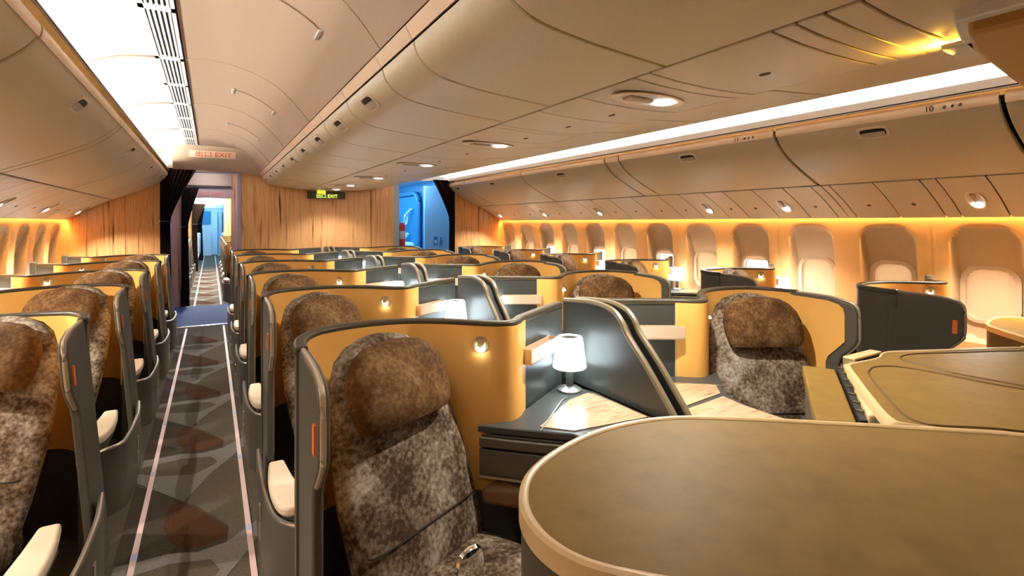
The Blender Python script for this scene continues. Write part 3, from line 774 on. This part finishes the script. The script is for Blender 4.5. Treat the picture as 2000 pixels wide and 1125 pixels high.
# ------------------------------------------------------------------ front units near the camera
def rounded(poly, n=5): return spline(poly, n, closed=True)
def unit(name, poly, z, label, cat, side='lamside', lip=.016):
    c = (sum(p[0] for p in poly) / len(poly), sum(p[1] for p in poly) / len(poly))
    r = thing(name, (c[0], c[1], 0), label, cat)
    q = [(x - c[0], y - c[1]) for x, y in poly]
    area = sum(a[0] * b[1] - b[0] * a[1] for a, b in zip(q, q[1:] + q[:1]))
    if area < 0: q = q[::-1]
    MB().prism(offset(q, .004, True), 0, z - .03).build('side_wall', side, r)
    MB().prism(offset(q, .006, True), z - .012, z - .004).build('top', 'lam', r)
    li = MB(); a = q; b = offset(q, lip, True); 
    rg = [[(*p0, z - .034), (*p0, z - .004), ((p0[0] * .7 + p1[0] * .3), (p0[1] * .7 + p1[1] * .3), z + .001), ((p0[0] * .3 + p1[0] * .7), (p0[1] * .3 + p1[1] * .7), z + .001), (*p1, z - .003), (*p1, z - .034)] for p0, p1 in zip(a, b)]
    rg.append(rg[0]); li.rings(rg, cap=False).build('edge_lip', 'lip', r)
    return r, c
FP = [(.465, .483), (.422, .543), (.407, .608), (.415, .671), (.44, .726), (.485, .78), (.552, .822), (.654, .858), (.75, .872), (.851, .864), (.945, .833), (1.03, .777), (1.111, .718), (1.278, .584), (1.395, .485), (1.49, .40), (1.50, .33), (1.50, -.1), (1.35, -.16), (1.2, -.10), (.9, .12), (.70, .28), (.55, .40)]
unit('front_cabinet', rounded(FP, 4), .95, 'large tan-topped cabinet with a cream lip in the near foreground', 'cabinet')
CP = [(1.44, .62), (1.58, .728), (1.72, .828), (1.83, .905), (1.87, .922), (1.93, .922), (2.0, .915), (2.06, .917), (2.12, .936), (2.18, .938), (2.265, .905), (2.51, .795), (2.70, .71), (2.73, .66), (2.73, .05), (2.66, .0), (1.62, .0), (1.56, .05), (1.56, .40), (1.50, .48), (1.43, .57)]
r, c = unit('front_cabinet', rounded(CP, 4), .92, 'tan-topped cabinet with two grooved lids behind the foreground cabinet', 'cabinet', lip=.012)
G1 = [(1.478, .562), (1.505, .612), (1.66, .73), (1.80, .825), (1.85, .85), (1.92, .862), (1.985, .825), (2.015, .72), (2.02, .60), (2.05, .40), (2.05, .15), (1.75, .15), (1.62, .42), (1.50, .53)]
G2 = [(2.07, .56), (2.06, .70), (2.085, .80), (2.10, .855), (2.15, .882), (2.24, .872), (2.40, .80), (2.62, .70), (2.66, .63), (2.66, .12), (2.15, .12), (2.09, .3)]
for g_ in (G1, G2):
    MB().tube([(x - c[0], y - c[1], .9165) for x, y in spline(g_, 4, True)], .0035, 6, closed=True).build('lid_groove', 'groove', r)
# ledge beside the grooved cabinet
LD = [(1.936, 1.118), (1.984, 1.022), (1.504, .718), (1.429, .787)]
t = thing('side_ledge', (1.7, .92, 0), 'flat tan ledge along the left side of the grooved cabinet', 'ledge')
q = [(x - 1.7, y - .92) for x, y in LD]
MB().prism(q, .822, .86).build('ledge_top', 'lam', t, bev=.006)
q2 = [(x - 1.7, y - .92) for x, y in ((1.915, 1.095), (1.955, 1.022), (1.53, .745), (1.47, .80))]
MB().prism(q2, 0, .82).build('ledge_body', 'lamside', t)
q3 = [(x - 1.7, y - .92) for x, y in ((1.985, 1.018), (1.996, 1.004), (1.52, .702), (1.508, .714))]
MB().prism(q3, .80, .868).build('slot_strip', 'black', t)
q4 = [(x - 1.7, y - .92) for x, y in ((1.998, 1.002), (2.02, .965), (1.545, .668), (1.522, .700))]
MB().prism(q4, .80, .885).build('raised_bar', 'lip', t, bev=.006)
for k_ in range(7):
    a = k_ / 7; x = 1.99 - .475 * a - 1.7; y = 1.008 - .302 * a - .92
    MB().box(x - .012, x + .006, y - .012, y + .006, .866, .871).build('slot_vent', 'rim', t)
# small bracket at the far corner
t = thing('monitor_bracket', (2.06, .98, .0), 'small champagne bracket behind the grooved cabinet corner', 'bracket')
MB().box(-.05, .15, -.01, .03, .90, .908).build('top_plate', 'lip', t, bev=.002)
MB().box(-.05, -.038, -.01, .03, .40, .90).build('upright', 'metal', t)
MB().box(-.035, .15, .0, .03, .30, .899).build('inner', 'black', t)
RP = [(3.53, .915), (3.70, 1.062), (3.874, 1.225), (3.95, 1.275), (4.06, 1.31), (4.27, 1.337), (4.40, 1.33), (4.48, 1.28), (4.48, 1.1), (4.46, .5), (4.4, .4), (3.84, .4), (3.78, .5), (3.74, .72), (3.58, .80)]
RP = [(x if x < 4.0 else 4.0 + (x - 4.0) * .9, y - .09 if x < 4 else y - .09) for x, y in RP]
unit('front_cabinet', rounded(RP, 4), .80, 'low olive cabinet with a cream lip under the nearest right window', 'cabinet')

# overhead housing at the top right
t = thing('overhead_housing', (1.9, .42, 1.87), 'orange lit housing hung under the centre bins at top right', 'housing')
HP = [(1.44, .49), (1.60, .53), (2.04, .575), (2.40, .60), (2.40, .20), (1.44, .2)]
q = [(x - 1.9, y - .42) for x, y in HP]
MB().prism(q, -.02, .02).build('flange', 'cove', t, bev=.004)
q = [(-.43, .055), (-.285, .09), (.155, .138), (.49, .165), (.49, -.2), (-.43, -.2)]
MB().prism(q, -.05, .03).build('housing_body', 'housing', t, bev=.01)
MB().lathe([(0, 0), (.02, 0), (.02, .014), (0, .014)], (-.20, .145, -.004), 14).build('amber_lens', 'amber', t)
MB().prism([(-.26, .10), (-.14, .115), (-.14, .17), (-.26, .165)], -.02, -.006).build('lens_tray', 'cove', t, bev=.003)

# ------------------------------------------------------------------ beyond the doorways
V0, V1 = YB + .05, 10.1
fl = MB(); fl.box(-1.75, 4.76, YB, V1, -.05, 0); fl.k = 1; fl.box(-1.75, 4.76, V1, 27, -.05, 0)
for k in range(7, 14):
    for mi, poly, z in ((2, SWP, .0012), (3, DRK, .0018), (2, LGT, .0024), (4, FAN, .003)):
        fl.k = mi; fl.add([(x, y + .05 + 1.085 * k, z) for x, y in poly], [tuple(range(len(poly)))])
tag(fl.build('floor_vestibule', ['vinyl', 'carpet', 'carpetl', 'carpetd', 'carpetb'], smooth=False), 'blue-lit vestibule floor and far cabin carpet', kind='structure')
tag(MB().box(-1.0, 1.6, YB - .02, YB + .03, .0, .006).build('trim_7', 'metal'), 'metal threshold at the doorway', kind='structure')
strip(-.24, 10.1, 25, 'left pale strip on the far cabin floor')
strip(.15, 10.1, 25, 'right pale strip on the far cabin floor')
tag(MB().box(-1.75, .75, V0, V1, 2.30, 2.32).build('ceiling_vestibule', 'violet'), 'violet vestibule ceiling', kind='structure')
tag(MB().box(-.5, .5, V1, 26, 2.28, 2.30).build('ceiling_far', 'cove'), 'white ceiling of the far cabin', kind='structure')
bx = MB(); bx.box(-.75, -.55, V0, V1, 0, 2.3); bx.box(.40, .6, V0, V1, 0, 2.3)
tag(bx.build('wall_vestibule', 'violet', smooth=False), 'violet vestibule side walls', kind='structure')
for q in range(2):
    yy = 8.6 + .75 * q
    tag(MB().box(-.5, .38, yy, yy + .32, 2.20, 2.29).build('ceiling_beam', ['violet', 'blue'][q], bev=.03), '%s lit beam across the vestibule ceiling' % ['violet', 'blue'][q], kind='structure')
def door_frame(y, x0, x1, z, zh, mt, nm, wood=True):
    b = MB(); b.box(x0 - .9, x0, y, y + .05, 0, 2.4); b.box(x1, x1 + .9, y, y + .05, 0, 2.4)
    tag(b.build('wall_far_%d' % nm, 'zebra' if wood else 'bluewh', smooth=False), 'wood bulkhead %d beyond the doorway' % nm if wood else 'white galley bulkhead far down the aisle', kind='structure')
    tag(MB().box(x0 - .01, x1 + .01, y - .01, y + .06, z, 2.4).build('wall_far_header_%d' % nm, mt), 'header over far doorway %d' % nm, kind='structure')
door_frame(V1, -.36, .30, 1.82, 2.4, 'ceil', 1)
r = thing('exit_sign', (.0, V1 - .03, 1.88), 'small orange exit lettering on the far header', 'exit sign')
text('出口 EXIT', 'lettering', 'redtext', r, (0, 0, 0), .085, (math.pi / 2, 0, 0), .001)
MB().box(-.25, .25, .005, .015, -.05, .05).build('plate', 'ceil', r)
tag(MB().box(-.34, .30, V1 - .05, V1 - .02, 2.0, 2.03).build('trim_8', 'rim'), 'dark curtain rail on the far header', kind='structure')
curtain(-.42, -.17, V1 - .08, 1.98, 1.33, 'dark curtain at the second doorway down the left aisle', 1, .095)
door_frame(17.2, -.40, .34, 1.93, 2.4, 'ceil', 2)
curtain(-.46, -.12, 17.1, 1.94, 1.35, 'dark curtain at the third doorway down the left aisle', 1, .12)
door_frame(22.0, -.42, .40, 1.95, 2.4, 'bluewh', 3, False)
curtain(-.46, -.20, 21.9, 1.94, 1.35, 'dark blue-lit curtain at the fourth doorway down the left aisle', 1, .18)
t = thing('galley_unit', (.0, 26.0, 0), 'bright blue-lit galley at the far end of the aisle', 'galley')
MB().box(-.8, .8, 0, .1, 0, 2.26).build('end_wall', 'bluewh', t)
MB().box(-.42, .02, -.6, -.02, 0, 1.15).build('counter', 'bluewh', t)
MB().box(-.36, .0, -.1, -.01, 1.35, 1.9).build('dark_cabinet', 'bluedk', t)
MB().box(.26, .40, -.9, -.02, 0, 1.9).build('tall_locker', 'blue', t)
MB().box(.24, .27, -.92, -.9, .1, 1.85).build('locker_edge', 'bluedk', t)
for i in range(4):
    for s_ in (-1, 1):
        t = thing('economy_seat', ((-.47 if s_ < 0 else .52), 18.2 + .9 * i, 0), 'pale far economy seat %s of the aisle, %s of its line' % ('left' if s_ < 0 else 'right', ORD[i]), 'seat', 'economy seats in the distance')
        MB().box(-.2, .16, 0, .12, .4, 1.05).build('backrest', ['blue', 'bluewh'][i % 2], t, bev=.04)
        MB().box(-.2, .16, -.45, 0, .35, .46).build('cushion', 'blue', t, bev=.03)
        MB().box(-.15, .1, -.3, 0, 0, .35).build('frame', 'metal', t)
# right doorway: door zone
tag(MB().box(2.3, 4.76, V0, 13.2, 2.30, 2.32).build('ceiling_door_zone', 'cove'), 'pale blue ceiling of the door zone', kind='structure')
tag(MB().box(2.2, 4.76, 13.2, 13.25, 0, 2.3).build('wall_door_zone_back', 'blue'), 'blue wall behind the door zone', kind='structure')
tag(MB().box(4.12, 4.17, V0, 13.2, 0, 2.3).build('wall_door_zone_right', 'bluedk'), 'teal side wall of the door zone', kind='structure')
tag(MB().box(2.60, 2.76, V0 + .3, 13.2, 0, 2.3).build('wall_door_zone_left', 'blue'), 'blue inner wall of the door zone', kind='structure')
t = thing('tall_locker', (3.60, 9.25, 0), 'pale blue locker panel with small placards beyond the right doorway', 'locker')
MB().box(-.09, .48, 0, .08, 0, 2.1).build('front_panel', 'blue', t, bev=.01)
MB().box(.09, .17, -.006, .0, .98, 1.13).build('placard', 'bluedk', t); MB().box(.105, .155, -.009, -.006, 1.0, 1.07).build('placard_label', 'bluewh', t)
MB().box(.22, .25, -.02, .0, .98, 1.12).build('handle', 'bluedk', t, bev=.004)
MB().box(.212, .216, -.004, .0, 0, .98).build('door_seam', 'bluedk', t)
dr = bpy.data.objects.new('door_1', None); COL.objects.link(dr); dr.location = (4.10, 11.9, 0); dr.scale = (1, 1.3, 1); tag(dr, 'blue-lit cabin door with a bulky white slide cover', kind='structure')
MB().plate(rrect(.62, .05, 2.02, .2), -.05, .0)  .build('door_slab', 'teal', dr, bev=.02)
MB().tube([(-.06, y, z) for y, z in rrect(.66, .02, 2.08, .25)], .05, 8, closed=True).build('door_surround', 'bluedk', dr)
MB().plate(rrect(.48, .3, .95, .1), -.22, -.05).build('slide_cover', 'bluewh', dr, bev=.04, seg=3)
MB().plate(rrect(.11, 1.35, 1.62, .09), -.07, -.045).build('door_window', 'bluewh', dr)
MB().tube([(-.10, -.38, 1.72), (-.14, -.2, 1.6), (-.14, .0, 1.3), (-.13, .12, 1.05)], .028, 8).build('assist_handle', 'bluewh', dr)
MB().tube([(-.10, -.2, 1.15), (-.17, -.1, 1.02), (-.12, .1, .98)], .04, 8).build('door_handle', 'bluewh', dr)
t = thing('fire_extinguisher', (2.83, 8.55, .98), 'red and white extinguisher strapped inside the right doorway', 'extinguisher')
MB().lathe([(0, 0), (.05, 0), (.055, .02), (.055, .36), (.03, .42), (0, .43)], (0, 0, 0)).build('cylinder', 'red', t)
MB().lathe([(.056, .14), (.058, .15), (.058, .27), (.056, .28)], (0, 0, 0)).build('white_band', 'bluewh', t)
MB().box(-.072, -.03, -.03, .03, .05, .33).build('bracket', 'black', t)
led('galley_light', 3.3, 2.27, 8.6, 12.8, 'ledb', 'blue light strip on the door zone ceiling', .25, .02)
led('header_fill_light', -.05, 2.265, 9.35, 9.8, 'ledw', 'added warm light strip brightening the far header', .045, .015)  # strip added to warm and brighten the far header
led('galley_light', -.05, 2.27, 8.35, 9.2, 'ledv', 'violet light strip on the left vestibule ceiling', .12, .015)
for y in (11.2, 13.5, 15.8): led('far_light', -.05, 2.265, y, y + 1.4, 'ledw', 'white ceiling light of the far cabin, %s along its aisle' % ORD[int((y - 11) / 2.2)], .25, .015)
led('far_galley_light', 0, 2.265, 18, 25.5, 'ledb', 'blue ceiling light over the far galley', .35, .015)

# ------------------------------------------------------------------ lamps
def spot(x, y, z, e, col, ang, aim=(0, 0, -1), size=.02):
    l = bpy.data.lights.new('reading_spot', 'SPOT'); l.energy = e; l.color = col; l.spot_size = math.radians(ang); l.spot_blend = .6; l.shadow_soft_size = size
    o = bpy.data.objects.new('reading_spot', l); COL.objects.link(o); o.location = (x, y, z)
    o.rotation_euler = Vector(aim).to_track_quat('-Z', 'Y').to_euler()
for y in (1.43, 2.75, 3.99, 5.4, 6.65, 7.5): spot(1.56, y, 1.85, 9 if y > 7 else 20, (1, .93, .82), 130)  # rearmost spot belongs to the added bulkhead lamp
for y in (1.36, 2.66, 3.47, 5.17, 6.45, 7.6):  # rearmost pair is added light for the wood bulkheads
    spot(4.36, y, 1.50, 15, (1, .93, .82), 120, (-.4, 0, -1)); spot(mirx(4.36), y, 1.50, 15, (1, .93, .82), 120, (.4, 0, -1))

l = bpy.data.lights.new('amber_spot', 'SPOT'); l.energy = 1.0; l.color = (1, .55, .06); l.spot_size = 2.6; l.spot_blend = .8; l.shadow_soft_size = .02
o = bpy.data.objects.new('amber_spot', l); COL.objects.link(o); o.location = (1.70, .60, 1.868); o.rotation_euler = Vector((-.3, .35, 1)).to_track_quat('-Z', 'Y').to_euler(); o.location.z = 1.845
# ------------------------------------------------------------------ world, camera, view
w = bpy.data.worlds.new('World'); bpy.context.scene.world = w; w.use_nodes = True
w.node_tree.nodes['Background'].inputs[0].default_value = (.5, .6, .75, 1); w.node_tree.nodes['Background'].inputs[1].default_value = .05
cam = bpy.data.cameras.new('Camera'); co = bpy.data.objects.new('Camera', cam); COL.objects.link(co)
co.location = (0, 0, 1.40); co.rotation_euler = (math.pi / 2, 0, -math.atan(.588))
cam.sensor_width = 36; cam.lens = 18; cam.shift_y = -(562.5 - 435) / 2000; cam.clip_start = .02
sc = bpy.context.scene; sc.camera = co
sc.view_settings.view_transform = 'Standard'; sc.view_settings.look = 'None'; sc.view_settings.gamma = 1; sc.view_settings.exposure = 2.3
sc.view_settings.use_curve_mapping = False
sc.cycles.use_denoising = True
sc.cycles.max_bounces = 8; sc.cycles.diffuse_bounces = 5
